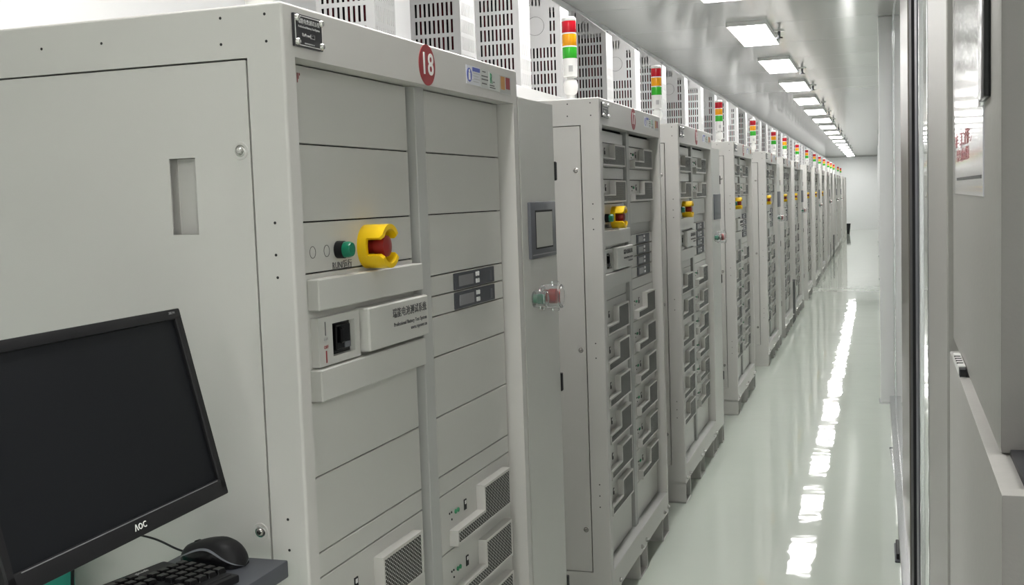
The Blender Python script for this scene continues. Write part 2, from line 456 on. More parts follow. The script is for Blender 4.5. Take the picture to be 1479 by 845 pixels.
def breaker_block(parent, y, ztop):
    o = blank(parent, y, ztop, 5*U, 'breaker_panel')
    bm = bmn(); box(bm, XP-.001, XP+.022, .018, PWD+.002, -.063, -.009, bev=.002); obj('cover_plate', bm, PAINT2, o)
    bm = bmn(); box(bm, XP-.001, XP+.022, .014, PWD+.002, -.2175, -.163, bev=.002); obj('cover_plate', bm, PAINT2, o)
    bm = bmn(); box(bm, XP-.001, XP+.030, .186, PWD+.004, -.155, -.074, bev=.003); hb = obj('breaker_hood', bm, PAINT2, o)
    text('lettering', '瑞能电池测试系统', .0195, (XP+.0307, .448, -.097), INK, o, align='RIGHT')
    text('lettering', 'Professional Battery Test System', .0108, (XP+.0307, .448, -.118), INK, o, align='RIGHT')
    text('lettering', 'www.repower.cn', .0105, (XP+.0307, .448, -.131), INK, o, align='RIGHT')
    bm = bmn(); 
    for d in ((.024, .074, -.160, -.076), (.158, .178, -.160, -.076), (.074, .158, -.090, -.076), (.074, .158, -.160, -.147)):
        box(bm, XP-.001, XP+.014, d[0], d[1], d[2], d[3])
    obj('breaker_surround', bm, PAINT2, o)
    bm = bmn(); box(bm, XP, XP+.003, .074, .158, -.147, -.090); box(bm, XP+.003, XP+.010, .096, .150, -.140, -.096, bev=.002)
    box(bm, XP+.009, XP+.018, .102, .116, -.128, -.100, bev=.003); box(bm, XP+.009, XP+.0115, .124, .146, -.138, -.128, mi=1)
    obj('circuit_breaker', bm, [BLACKG, HMIG], o)['label'] = 'black circuit breaker with a toggle'
    bm = bmn(); box(bm, XP+.0138, XP+.0146, .047, .0495, -.108, -.084); box(bm, XP+.0138, XP+.0146, .047, .0505, -.155, -.134, mi=1)
    obj('printed_marks', bm, [INK, REDP], o)
    text('lettering', 'ON', .0085, (XP+.0146, .0485, -.114), INKL, o); text('lettering', 'OFF', .0085, (XP+.0146, .0485, -.128), REDP, o)
    return o

def foot(parent, y0, y1, x0=-.13):
    bm = bmn(); t = .006
    box(bm, x0, 0, y0, y0+t, 0, .1); box(bm, x0, 0, y1-t, y1, 0, .1); box(bm, x0, 0, y0, y1, 0, t); box(bm, x0, 0, y0, y1, .1-t, .1)
    box(bm, x0-.004, x0, y0, y1, 0, .1); box(bm, -.03, -.026, y0+t, y1-t, t, .1-t, mi=1)
    return obj('foot', bm, [PAINT, DGREY], parent)
def cab_frame(t, top, rtop, D=.80):
    S = .066
    bm = bmn()
    vc = {}
    def V(x, y, z):
        k = (round(x, 5), round(y, 5), round(z, 5))
        if k not in vc: vc[k] = bm.verts.new(k)
        return vc[k]
    def quad(*p): bm.faces.new([V(*q) for q in p])
    def ring4(O, I):
        for a in range(4): quad(O[a], O[(a+1) % 4], I[(a+1) % 4], I[a])
    Of = [(0, 0, .1), (0, W, .1), (0, W, top), (0, 0, top)]; q0, q1 = .034, W-.034
    If = [(0, q0, .185), (0, q1, .185), (0, q1, rtop), (0, q0, rtop)]; Ib = [(-.052, y, z) for x, y, z in If]
    ring4(Of, If); ring4(If, Ib)
    Os = [(-D, 0, .1), (0, 0, .1), (0, 0, top), (-D, 0, top)]
    Is = [(-D+.05, 0, .184), (-S, 0, .184), (-S, 0, rtop), (-D+.05, 0, rtop)]; Isb = [(x, .026, z) for x, y, z in Is]
    ring4(Os, Is); ring4(Is, Isb)
    quad((0, W, .1), (-D, W, .1), (-D, W, top), (0, W, top)); quad((-D, 0, top), (0, 0, top), (0, W, top), (-D, W, top))
    quad((-D, 0, .1), (-D, W, .1), (0, W, .1), (0, 0, .1)); quad((-D, 0, .1), (-D, 0, top), (-D, W, top), (-D, W, .1))
    es = []
    for e in bm.edges:
        a, b = e.verts[0].co, e.verts[1].co
        on = lambda ax, v: abs(a[ax]-v) < 1e-5 and abs(b[ax]-v) < 1e-5
        if (on(0, 0) and (on(1, 0) or on(1, W))) or (on(2, top) and (on(0, 0) or on(1, 0) or on(1, W))): es.append(e)
    bmesh.ops.bevel(bm, geom=es, offset=.005, segments=3, profile=.5, affect='EDGES')
    o = weighted(obj('frame', bm, PAINT, t, ang=50))
    bm = bmn(); box(bm, -D+.01, XP-.014, .028, W-.03, .15, rtop+.01); obj('interior', bm, INNER, t)
    bm = bmn()
    box(bm, XP-.014, XP+.010, .568, .616, .185, rtop+.005, bev=.0015)
    box(bm, XP-.014, XP+.004, .034, C1-.012, .185, rtop+.005, bev=.0015); 
    obj('rack_rails', bm, RAILM, t)
    bm = bmn(); box(bm, XP-.014, -.001, .034, W-.034, .183, .187); obj('sill', bm, RAILM, t)
    # side panel towards the viewer, its screws and finger cup
    zt, zb, xa, xb = rtop-.003, .187, -S-.004, -D+.055
    bm = bmn(); cu = (-.223, -.173, 1.461, 1.585)
    for (x0, x1, z0, z1) in ((cu[1], xa, zb, zt), (xb, cu[0], zb, zt), (cu[0], cu[1], cu[3], zt), (cu[0], cu[1], zb, cu[2])):
        box(bm, x0, x1, .001, .022, z0, z1)
    sd = obj('side_panel', bm, PAINT, t)
    bm = bmn(); box(bm, cu[0]-.003, cu[1]+.003, .0250, .0275, cu[2]-.003, cu[3]+.003); box(bm, cu[0]-.003, cu[0], .004, .026, cu[2], cu[3]); box(bm, cu[1], cu[1]+.003, .004, .026, cu[2], cu[3])
    box(bm, cu[0], cu[1], .004, .026, cu[3], cu[3]+.003); box(bm, cu[0], cu[1], .004, .026, cu[2]-.003, cu[2])
    obj('finger_cup', bm, PAINT, sd)
    for z in (1.592, .972, .337):
        bm = bmn(); lathe(bm, [(.0150, 0), (.0140, .0016), (.0100, .0008)], 24, 1); lathe(bm, [(.0098, .0006), (.0090, .0012), (.0065, .0014), (.006, .0035), (.004, .0055), (0, .006)], 20)
        me = mesh('screw', bm, [STEEL, PAINT]); me.transform(Matrix.Rotation(PI/2, 4, 'X'))
        link('screw', me, sd, (-.088, .0012, z))
    bm = bmn()
    dz = top-1.82
    for (d, z) in ((.462, 1.78), (.34, 1.78), (.111, 1.802), (.031, 1.802), (.112, 1.761), (.03, 1.76)): cyl(bm, (-d, -.0004, z+dz), (-d, .001, z+dz), .0024, n=8)
    for (d, z) in ((.031, 1.476), (.032, 1.425), (.031, 1.389), (.035, .996), (.035, .945), (.035, .5), (.035, .46), (.035, .42)): cyl(bm, (-d, -.0004, z), (-d, .001, z), .0024, n=8)
    o = obj('screw_holes', bm, GAP, t); o['kind'] = 'stuff'
    ab = None
    for (a, b) in ((.0, .150), (.485, .640), (.985, 1.135)):
        f = foot(t, a+.004, b)
        if ab is None:
            bm = bmn(); cyl(bm, (-.001, 0, .122), (.007, 0, .122), .009, n=8); cyl(bm, (.006, 0, .122), (.012, 0, .122), .005, n=8); ab = mesh('anchor_bolt', bm, STEEL)
        for yy in (a+.035, b-.025): link('anchor_bolt', ab, f, (0, yy, 0))
    for a in (.0, .985):
        bm = bmn(); box(bm, -D+.02, -D+.15, a+.004, a+.15, 0, .1); obj('rear_foot', bm, PAINT, t)
    # header: nameplate, round number badge, warning stickers
    hz = top - 1.82
    bm = bmn(); box(bm, 0, .005, .028, .121, 1.754+hz, 1.806+hz, bev=.001); pl = obj('nameplate', bm, PLATE, t)
    bm = bmn(); y0, y1, z0, z1 = .0300, .1190, 1.7565+hz, 1.8035+hz; q = .0012
    for d in ((y0, y1, z1-q, z1), (y0, y1, z0, z0+q), (y0, y0+q, z0, z1), (y1-q, y1, z0, z1)): box(bm, .0048, .0055, *d)
    obj('edge_line', bm, INKW, pl)
    for yy in (.035, .114):
        for zz in (1.7615, 1.7985):
            bm = bmn(); lathe(bm, [(.006, 0), (.0058, .003), (.004, .0055), (0, .006)], 14, 0, 'X'); obj('screw', bm, STEEL, pl, (.0048, yy, zz+hz))
    text('lettering', '瑞能电池测试系统', .0085, (.0056, .0745, 1.7945+hz), INKL, pl); text('lettering', 'Professional Battery Test System', .0048, (.0056, .0745, 1.7860+hz), INKL, pl)
    bm = bmn(); box(bm, .0048, .0055, .078, .093, 1.770+hz, 1.777+hz); obj('logo_block', bm, INKL, pl)
    text('lettering', 'RePower', .0075, (.0056, .066, 1.7735+hz), INKL, pl); text('lettering', '瑞能', .006, (.0060, .0855, 1.7735+hz), PLATE, pl)
    text('lettering', 'www.repower.cn', .0042, (.0056, .0745, 1.7610+hz), INKL, pl)
    def sticker(name, a, b, z0, z1, m): 
        bm = bmn(); box(bm, -.0003, .0008, a, b, z0+hz, z1+hz); return obj(name, bm, m, t)
    s = sticker('notice_sticker', .788, .876, 1.760, 1.801, STICKW)
    bm = bmn(); cyl(bm, (.0006, .806, 1.780+hz), (.0013, .806, 1.780+hz), .0155, n=28); box(bm, .0006, .0013, .826, .874, 1.790+hz, 1.799+hz)
    cyl(bm, (.0012, .806, 1.789+hz), (.0018, .806, 1.789+hz), .0035, n=14, mi=1); box(bm, .0012, .0018, .801, .811, 1.769+hz, 1.785+hz, mi=1)
    obj('blue_sign', bm, [INKB, INKW], s)
    bm = bmn()
    for i in range(4): box(bm, .0006, .0012, .828, .872-(.008 if i % 2 else 0), 1.785-i*.0062+hz, 1.7868-i*.0062+hz)
    obj('printed_lines', bm, INKL, s)
    s = sticker('data_sticker', .880, .930, 1.758, 1.801, STICKG)
    bm = bmn()
    for zz, a, b in ((1.795, .890, .912), (1.785, .884, .926), (1.7775, .884, .928), (1.768, .886, .918)): box(bm, .0006, .0012, a, b, zz-.001+hz, zz+.0015+hz)
    obj('printed_lines', bm, INK, s)
    s = sticker('certificate_sticker', .934, 1.004, 1.758, 1.7995, STICKG)
    text('lettering', 'R', .034, (.0012, .948, 1.783+hz), INKG, s, sx=.8)
    bm = bmn()
    for zz, a, b in ((1.777, .962, .972), (1.768, .938, .970), (1.763, .938, .976)): box(bm, .0006, .0012, a, b, zz-.0012+hz, zz+.0012+hz)
    obj('printed_lines', bm, INK, s)
    s = sticker('warning_sticker', 1.010, 1.088, 1.756, 1.7985, RAILM)
    bm = bmn(); box(bm, .0006, .0012, 1.016, 1.045, 1.765+hz, 1.796+hz); box(bm, .0006, .0012, 1.053, 1.082, 1.768+hz, 1.796+hz, mi=1)
    obj('hazard_labels', bm, [INKO, REDP], s)
    bm = bmn(); cyl(bm, (-.0003, .568, 1.7775+hz), (.0012, .568, 1.7775+hz), .0412, n=40); obj('number_badge', bm, REDP, t)
    return hz
def number(t, body, hz):
    bd = [c for c in t.children if c.name.startswith('number_badge')][0]
    text('lettering', body, .062, (.0018, .568, 1.7775+hz), INKW, bd, sx=1.0, bold=.0006, res=3)

GRP = 'battery test cabinets in the row'
# cabinet 18: mostly blanked-off front
A18 = .0203379
c18 = thing('battery_test_cabinet', 'large pale grey test cabinet nearest the viewer with red badge 18 and mostly blank panels', 'cabinet', (-.876, 1.60, 0), -A18, GRP)
hz = cab_frame(c18, 1.82, 1.737); number(c18, '18', hz)
z = ZT
for h in (3, 3): blank(c18, C1, z, h*U); z -= h*U
button_panel(c18, C1, z); z -= 2*U
breaker_block(c18, C1, z); z -= 5*U
for h in (3, 3, 1): blank(c18, C1, z, h*U); z -= h*U
for i in range(5): z -= 3*U; module(c18, C1, z, 3) if z > .15 else None
z = ZT
for h in (3, 3, 3): blank(c18, C2, z, h*U); z -= h*U
display(c18, C2, z); z -= U; display(c18, C2, z); z -= U
for h in (2, 3, 3, 1): blank(c18, C2, z, h*U); z -= h*U
for i in range(5): z -= 3*U; module(c18, C2, z, 3) if z > .15 else None
bm = bmn()
for i in range(3): box(bm, XP+.0002, XP+.0008, C1+.018+.004*i, C1+.0195+.004*i, ZT-.030+.006*i, ZT-.014)
obj('red_mark', bm, REDP, c18)

# ordinary cabinet, fully fitted
CABY = {17: 3.783, 16: 5.40, 15: 7.65, 14: 9.85, 13: 11.80, 12: 13.50, 11: 15.85, 10: 18.05, 9: 20.45, 8: 22.40, 7: 24.45, 6: 26.65, 5: 28.35, 4: 30.25, 3: 33.60, 2: 36.15}
XF = -.889
cb = thing('battery_test_cabinet', 'pale grey test cabinet with red badge 17, second in the row, full of ventilated modules', 'cabinet', (XF, CABY[17], 0), 0, GRP)
hzB = cab_frame(cb, 1.836, 1.745)
for y in (C1, C2):
    z = ZT
    for i in range(2):
        blank(cb, y, z, U); z -= U; z -= 2*U; module(cb, y, z, 2)
    if y == C1:
        button_panel(cb, y, z); z -= 2*U; breaker_block(cb, y, z); z -= 5*U; blank(cb, y, z, U); z -= U
    else:
        blank(cb, y, z, 2*U); z -= 2*U
        bm = bmn(); box(bm, XP-.013, XP-.010, y, y+PWD, z-U, z); obj('open_bay', bm, RAILM, cb); z -= U
        for i in range(4): display(cb, y, z); z -= U
        blank(cb, y, z, U); z -= U
    for i in range(6): z -= 3*U; module(cb, y, z, 3)
    blank(cb, y, z, round(z-.189, 4))
cabs = {18: c18, 17: cb}
far = ['']
for k in range(16, 1, -1):
    depth = 2 if k > 8 else 1
    t = copy_tree(cb, None, depth)
    t.location = (XF+.004*((k*7) % 3-1), CABY[k], 0)
    pos = 19-k
    if k == 16: t['label'] = 'pale grey test cabinet, third in the row, just beyond the one with badge 17'
    elif k == 2: t['label'] = 'pale grey test cabinet, seventeenth and last of the row at the far end'
    else: t['label'] = 'pale grey test cabinet, %s in the row counted from the near end' % nth(pos)
    cabs[k] = t
for k in range(17, 8, -1): number(cabs[k], str(k), hzB)

# ------------------------------------------------------------------ slim control cabinets
def slim():
    t = thing('control_cabinet', '', 'cabinet', group='slim control cabinets'); w0 = .298; top = 1.757
    bm = bmn(); box(bm, -.5, -.022, 0, w0-.006, .1, top-.002, bev=.003); weighted(obj('body', bm, PAINT, t, ang=50))
    bm = bmn(); box(bm, -.020, 0, .001, w0, .104, top, bev=.003, seg=2); d = weighted(obj('door', bm, PAINT2, t, ang=50))
    for z in (1.575, .985, .40):
        bm = bmn(); box(bm, -.034, .004, w0-.003, w0+.010, z-.026, z+.026, bev=.002); cyl(bm, (-.002, w0+.010, z-.024), (-.002, w0+.010, z+.024), .006, n=8); obj('hinge', bm, BLACK, d)
    bm = bmn(); a, b, z0, z1 = .046, .268, 1.345, 1.492
    box(bm, -.001, .009, a, b, z0, z1, bev=.003, seg=2); h = obj('touch_panel', bm, HMIG, d)
    bm = bmn(); box(bm, .0085, .0094, a+.036, b-.034, z0+.024, z1-.022, mi=0); box(bm, .0090, .0098, a+.041, b-.037, z0+.028, z1-.027, mi=1); obj('screen', bm, [GAP, HMISC], h)
    bm = bmn(); box(bm, .0085, .0092, a+.006, b-.006, z0+.008, z0+.011); obj('accent_line', bm, LCD, h)
    # push buttons under clear lift-up guards
    for (yy, R, hgt, m, nm) in ((.078, .022, .030, GREENB, 'start_button'), (.158, .032, .048, RED, 'stop_button')):
        zc = 1.24
        bm = bmn(); lathe(bm, [(R*.55, 0), (R*.55, hgt*.35), (R*.62, hgt*.4), (R*.62, hgt*.8), (R*.4, hgt*.86), (0, hgt*.87)], 20, 0, 'X', (0, yy, zc)); bo = obj(nm, bm, m, d)
        bo['label'] = 'green push button' if m is GREENB else 'red emergency stop button'
        bm = bmn(); lathe(bm, [(R*.92, .0005), (R, .0005), (R, hgt+.004), (R*.8, hgt+.006), (R*.8, hgt+.004), (R*.92, hgt+.002), (R*.92, .0005)], 24, 0, 'X', (0, yy, zc))
        for sg in (1, -1): box(bm, hgt*.5, hgt*.9, yy-.006, yy+.006, zc+sg*R*1.1-.005, zc+sg*R*1.1+.005, bev=.002)
        obj('clear_guard', bm, CLEAR, d)['label'] = 'clear plastic guard over the button'
    for yy in (.0, .22):
        foot(t, yy+.004, yy+.07, -.4)
    return t
s0 = slim(); first = True; ns = 0
for k in (18, 16, 14, 12, 10, 8, 6, 4):
    t = s0 if first else copy_tree(s0, None, 2); first = False; ns += 1
    if k == 18:
        u = 1.146; t.location = (-.876+math.sin(A18)*u, 1.60+math.cos(A18)*u, 0); t.rotation_euler = (0, 0, -A18)
        t['label'] = 'slim grey control cabinet with touch panel, beside the cabinet with badge 18'
    else:
        t.location = (XF-.003, CABY[k]+1.146, 0); t['label'] = 'slim grey control cabinet, %s of its kind along the row from the near end' % nth(ns)

# ------------------------------------------------------------------ signal light towers
def tower():
    t = thing('signal_light', '', 'signal light', group='red amber green signal lights on the cabinets'); R = .0255
    bm = bmn(); lathe(bm, [(.026, 0), (.026, .006), (.016, .012), (.014, .028), (.023, .036), (.026, .050), (.026, .066), (.022, .078), (.013, .084), (.013, .093)], 20); obj('stem', bm, WHITE, t)
    bm = bmn(); lathe(bm, [(R*.9, .090), (R, .093), (R, .153), (0, .153)], 24); b = obj('body', bm, WHITE, t)
    bm = bmn()
    for i in range(5):
        a = -.9+i*.12; p = Vector((R*math.sin(a+1.0)*1.01, -R*math.cos(a+1.0)*1.01, 0)); cyl(bm, (p.x, p.y, .108), (p.x, p.y, .130), .0016, n=5)
    obj('data_label', bm, INKL, b)
    for (z, m, nm) in ((.1545, LGRN, 'green_lens'), (.1985, LAMB, 'amber_lens'), (.2445, LRED, 'red_lens')):
        bm = bmn(); lathe(bm, [(R*.96, z), (R, z+.002), (R, z+.040), (R*.96, z+.0425)], 24); obj(nm, bm, m, t)
    bm = bmn()
    for z in (.153, .197, .243): lathe(bm, [(R*1.01, z-.002), (R*1.01, z+.0025)], 24)
    obj('joint_rings', bm, WHITE, t)
    bm = bmn(); lathe(bm, [(R*.98, .286), (R*1.01, .288), (R*1.01, .296), (R*.85, .301), (0, .304)], 24); obj('cap', bm, WHITE, t)
    return t
TY = [3.96, 5.64, 8.0, 10.29, 12.43, 13.97, 16.23, 18.54, 20.87, 22.8, 24.8, 27.0, 28.7, 30.6, 34.0, 36.6]
tw = tower(); tw.location = (-1.03, 1.80, 1.82)
tw['label'] = 'signal light tower on top of the cabinet with badge 18'
for i, y in enumerate(TY):
    t = copy_tree(tw, None, 1 if i > 7 else 2); t.location = (-1.032, y, 1.836)
    t['label'] = 'signal light tower with red badge 17 below it on the second cabinet' if i == 0 else 'red amber green signal light tower on top of the %s cabinet of the row' % nth(i+2)
    if i == 0: t['label'] = 'largest red amber green signal light tower in view, on the cabinet with badge 17'

# ------------------------------------------------------------------ perforated cable guards and the trunking they stand on
GX = -1.30; GW = .175; GD = .14; GZ0 = 1.930; GS = .398; GT = .520
bm = bmn(); box(bm, GX-GW-.02, GX+.02, 2.80, 37.2, 1.838, 1.930, bev=.003)
tr_ = thing('cable_trunking', 'long pale grey cable trunking running along the cabinet tops under the perforated guards', 'trunking', (0, 0, 0)); 
obj('trunk', bm, GUARD, tr_)
def holed_plate(width, colx, sw, rows, sh, topf, skip=None, plane='xz'):
    # sheet with real slots: columns at colx (slot centres), rows as slot bottoms
    bm = bmn()
    def P(u, v): return bm.verts.new((u-width, 0, v)) if plane == 'xz' else bm.verts.new((0, u, v))
    xs = [0.0]
    for c in colx: xs += [c-sw/2, c+sw/2]
    xs.append(width)
    for i in range(len(xs)-1):
        a, b = xs[i], xs[i+1]
        ta, tb = topf(a), topf(b)
        if i % 2 == 0:
            bm.faces.new((P(a, 0), P(b, 0), P(b, tb), P(a, ta))); continue
        z = 0.0; cxm = (a+b)/2
        for r in rows:
            if r+sh+.007 > min(ta, tb): break
            if skip and skip(cxm, r): continue
            bm.faces.new((P(a, z), P(b, z), P(b, r), P(a, r))); z = r+sh
        bm.faces.new((P(a, z), P(b, z), P(b, tb), P(a, ta)))
    bmesh.ops.remove_doubles(bm, verts=bm.verts, dist=1e-5)
    return bm
def solid(o, th=.002):
    md = o.modifiers.new('thickness', 'SOLIDIFY'); md.thickness = th; md.offset = 0; return o
chf = lambda u: GT if u < .021 else GT-(u-.021)*(GT-GS)/(GW-.021)
cols = [.020+.0158*i for i in range(9)]; rows = [.014+.0565*i for i in range(9)]
gm_slot = mesh('front_plate', holed_plate(GW, cols, .0076, rows, .044, chf), GUARD, ang=None)
ccx, ccz = .062, .322
gm_circ = mesh('front_plate', holed_plate(GW, cols, .0076, rows, .044, chf, lambda x, r: abs(x-ccx) < .056+.004*0 and -.095 < r-ccz < .050 and x < .135), GUARD, ang=None)
scol = [.014+.0140*i for i in range(9)]
gm_side = mesh('side_plate', holed_plate(GD, scol, .0035, rows[:7], .043, lambda u: GS, plane='yz'), GUARD, ang=None)
bm = bmn()
for q in (((-GW, 0, 0), (-GW, GD, 0), (-GW, GD, GT), (-GW, 0, GT)), ((-GW, 0, GT), (-GW, GD, GT), (-.154, GD, GT), (-.154, 0, GT)), ((-.154, 0, GT), (-.154, GD, GT), (0, GD, GS), (0, 0, GS)), 
          ((-GW, GD, 0), (0, GD, 0), (0, GD, GS), (-.154, GD, GT), (-GW, GD, GT))):
    bm.faces.new([bm.verts.new(p) for p in q])
bmesh.ops.remove_doubles(bm, verts=bm.verts, dist=1e-5)
gm_hood = mesh('hood', bm, GUARD, ang=None)
gm_cab = []
for v in range(9):
    bm = bmn(); x = -.155+.0175*v
    pts = smooth_path([(x, .045+.014*(v % 3), 0), (x+.005*((v*5) % 3-1), .06, .12), (x-.004, .05+.012*(v % 2), .26), (x+.003-.012*(v > 6), .075, .36), (x-.003-.03*(v > 6), .09, .385)], 3)
    tube(bm, pts, .0085, 7); gm_cab.append(mesh('cable', bm, (CABR, CABK, CABK)[v % 3] if v != 4 else CABR))
bm = bmn(); box(bm, -GW+.004, -.004, GD-.012, GD-.006, .002, GS-.004); box(bm, -GW+.003, -GW+.007, .006, GD-.012, .002, GS+.10); box(bm, -GW+.007, -.004, .006, GD-.012, .002, .006); box(bm, -.010, -.006, .010, GD-.012, .35, GS-.004); gm_liner = mesh('shade_liner', bm, INNER)  # near-black lining added to stand for the shade seen through the slots
bm = bmn(); ring(bm, (0, 0, 0), (0, -1, 0), .0405, .0392, .0012, n=36); gm_ring = mesh('knockout_ring', bm, INK)
def guard(circ):
    t = thing('cable_guard', '', 'cable guard', group='perforated cable guards')
    solid(link('front_plate', gm_circ if circ else gm_slot, t)); solid(link('side_plate', gm_side, t)); solid(link('hood', gm_hood, t)); link('shade_liner', gm_liner, t)
    for m in gm_cab: link('cable', m, t)
    if circ: link('knockout_ring', gm_ring, t, (ccx-GW, -.0012, ccz))
    bm = bmn(); box(bm, -GW-.03, -GW, .03, .10, .03, .10, bev=.004); obj('bracket', bm, RAILM, t)
    return t
gs, gc = guard(False), guard(True)
GY = [2.89, 3.57, 4.23, 4.84, 5.72, 6.45, 7.31, 8.21]
while GY[-1] < 36: GY.append(GY[-1]+.80)
fs = fc = True
for i, y in enumerate(GY):
    circ = i % 2 == 1
    if circ: t = gc if fc else copy_tree(gc); fc = False
    else: t = gs if fs else copy_tree(gs); fs = False
    t.location = (GX, y, GZ0)
    t['label'] = ('white cable guard with a round blank, %s along the row' if circ else 'white cable guard with slots all over, %s along the row') % nth(i+1)

# ------------------------------------------------------------------ teal cart with keyboard tray, monitor, keyboard, mouse
cart = thing('instrument_cart', 'teal metal cart with dark grey keyboard tray beside the nearest cabinet', 'cart', (-1.45, 1.25, 0))
bm = bmn(); box(bm, -.26, .172, -.22, .285, .09, .944, bev=.006, seg=2); cbody = obj('body', bm, TEAL, cart)
bm = bmn(); box(bm, -.25, .165, -.224, -.219, .16, .52, bev=.002); obj('door', bm, TEAL, cart)
for sx in (-.22, .13):
    for sy in (-.18, .245):
        bm = bmn(); cyl(bm, (sx-.012, sy, .035), (sx+.012, sy, .035), .035, n=16); box(bm, sx-.02, sx+.02, sy-.02, sy+.02, .068, .092); obj('caster', bm, BLACK, cart)
bm = bmn(); box(bm, .37, .560, -.36, .308, .916, .944, bev=.003, seg=2); obj('keyboard_tray', bm, TRAYM, cart)
bm = bmn(); box(bm, .165, .50, -.02, .05, .880, .917, bev=.003); obj('tray_bracket', bm, DGREY, cart)

def basis(ang_z, tilt):
    return Matrix.Rotation(ang_z, 4, 'Z') @ Matrix.Rotation(tilt, 4, 'X')
mon = thing('monitor', 'black desktop monitor with a dark blank screen, tilted back, at lower left', 'monitor', (-1.33, 1.235, .944))
MB_ = Matrix.Translation(Vector((-.959, 1.231, 1.2144)) - Vector((-1.33, 1.235, .944))) @ basis(math.radians(91.67), math.radians(-13.41))
w2, h2 = .235, .1446
def mobj(name, bm, mats, parent, ang=35):
    me = mesh(name, bm, mats, ang); me.transform(MB_); return link(name, me, parent)
bm = bmn(); bz = .0155; bb = .026
box(bm, -w2, w2, 0, .016, h2-bz, h2, bev=.003, seg=2); box(bm, -w2, w2, 0, .016, -h2, -h2+bb, bev=.003, seg=2)
box(bm, -w2, -w2+bz, 0, .016, -h2+.01, h2-.01, bev=.002); box(bm, w2-bz, w2, 0, .016, -h2+.01, h2-.01, bev=.002)
bezel = mobj('bezel', bm, BLACK, mon)
bm = bmn(); box(bm, -w2+.012, w2-.012, .006, .014, -h2+.012, h2-.012); mobj('screen', bm, SCREEN, mon)
bm = bmn(); box(bm, -w2+.003, w2-.003, .014, .026, -h2+.003, h2-.003, bev=.003); box(bm, -.15, .15, .025, .05, -.11, .10, bev=.012, seg=2); mobj('back_shell', bm, BLACK, mon)
bm = bmn(); box(bm, -w2+.025, w2-.022, -.0007, .0008, -h2+bb-.0022, -h2+bb-.0010); mobj('bezel_highlight', bm, LCD, bezel)  # seam highlight painted as a pale line along the lower bezel
MF = MB_ @ Matrix.Rotation(PI/2, 4, 'X')
def mtext(body, size, x, z, m, **k):
    me = text_mesh(body, size, TOP, **k).copy(); me.materials.append(m); me.transform(MF @ Matrix.Translation((x, z, .0004))); return link('lettering', me, bezel)
mtext('ΛOC', .0115, .014, -h2+.0130, INKW, bold=.0001, sx=1.0); mtext('20E1H', .0055, w2-.024, h2-.006, LCD)
bm = bmn(); tube(bm, smooth_path([(.33, -.004, .261), (.22, -.002, .22), (.08, 0, .13), (.02, 0, .05), (.0, 0, .012)], 5), .022, 12); obj('stand_neck', bm, BLACK, mon)
bm = bmn(); lathe(bm, [(.11, 0), (.112, .004), (.108, .010), (.03, .016), (0, .016)], 32); obj('stand_base', bm, BLACK, mon)
pc = thing('power_cable', 'thin black cable hanging down in front of the teal cart below the monitor', 'cable', (-1.177, 1.40, .944))
bm = bmn(); tube(bm, smooth_path([(.125, -.03, .17), (.04, -.012, .11), (.008, 0, .03), (.004, -.005, -.10), (.003, -.01, -.30), (.003, .0, -.50)], 6), .0028, 8); obj('lead', bm, BLACK, pc)
bm = bmn(); cyl(bm, (.003, 0, -.50), (.003, 0, -.54), .009, n=10); obj('plug', bm, BLACK, pc)

# keyboard, seen from its keypad end
kx, ky = Vector((.205, .979, 0)), Vector((-.979, .205, 0))
KL, KW = .44, .158
corner = Vector((-1.058, 1.470, .944))                 # far corner at the cable side
org = corner - kx*KL/2 - ky*KW/2
kb = thing('keyboard', 'black computer keyboard on the dark tray below the monitor', 'keyboard', org, math.atan2(kx.y, kx.x))
bm = bmn(); box(bm, -KL/2, KL/2, -KW/2, KW/2, .003, .016, bev=.004, seg=2); box(bm, -KL/2+.008, KL/2-.008, -KW/2+.008, KW/2-.03, .015, .0175, bev=.001); kbody = obj('body', bm, BLACK, kb)
bm = bmn()
for sx in (-.19, .19):
    for sy in (-.06, .06): box(bm, sx-.01, sx+.01, sy-.005, sy+.005, 0, .004)
obj('rubber_feet', bm, BLACK, kb)
_km = {}
def key(x, y, wd, hd=.0155):
    kk = (round(wd, 4), hd)
    if kk not in _km:
        bm = bmn(); r = bmesh.ops.create_cube(bm, size=1)
        for v in r['verts']:
            tp = v.co.z > 0; s = .80 if tp else .96
            v.co = Vector((v.co.x*(wd-(.0045 if tp else .001)), v.co.y*(hd*.74 if tp else hd*.95)+(.0007 if tp else 0), .0245 if tp else .0168))
        bmesh.ops.bevel(bm, geom=list(bm.edges), offset=.0008, segments=1, affect='EDGES'); _km[kk] = mesh('key', bm, BLACKG)
    link('key', _km[kk], kb, (x, y, 0))
pit = .0188; x0 = -KL/2+.012; yt = KW/2-.034
rws = [[1, -1, 1, 1, 1, 1, -.5, 1, 1, 1, 1, -.5, 1, 1, 1, 1], [1]*13+[2], [1.5]+[1]*12+[1.5], [1.75]+[1]*11+[2.25], [2.25]+[1]*10+[2.75], [1.25]*3+[6.25]+[1.25]*4]
for i, rw in enumerate(rws):
    x = x0; yy = yt-i*pit
    for wq in rw:
        if wq > 0: key(x+wq*pit/2, yy, wq*pit)
        x += abs(wq)*pit
xn = x0+15.35*pit
for i in (0, 1, 2):
    for j in range(3): key(xn+(j+.5)*pit, yt-i*pit, pit)
key(xn+1.5*pit, yt-4*pit, pit)
for j in range(3): key(xn+(j+.5)*pit, yt-5*pit, pit)
xp = x0+18.65*pit
for i in range(1, 6):
    for j in range(4): key(xp+(j+.5)*pit, yt-i*pit, pit)
me = text_mesh('logitech', .0095, TOP); me.materials.append(INKL); link('lettering', me, kbody, (KL/2-.060, KW/2-.013, .0164))
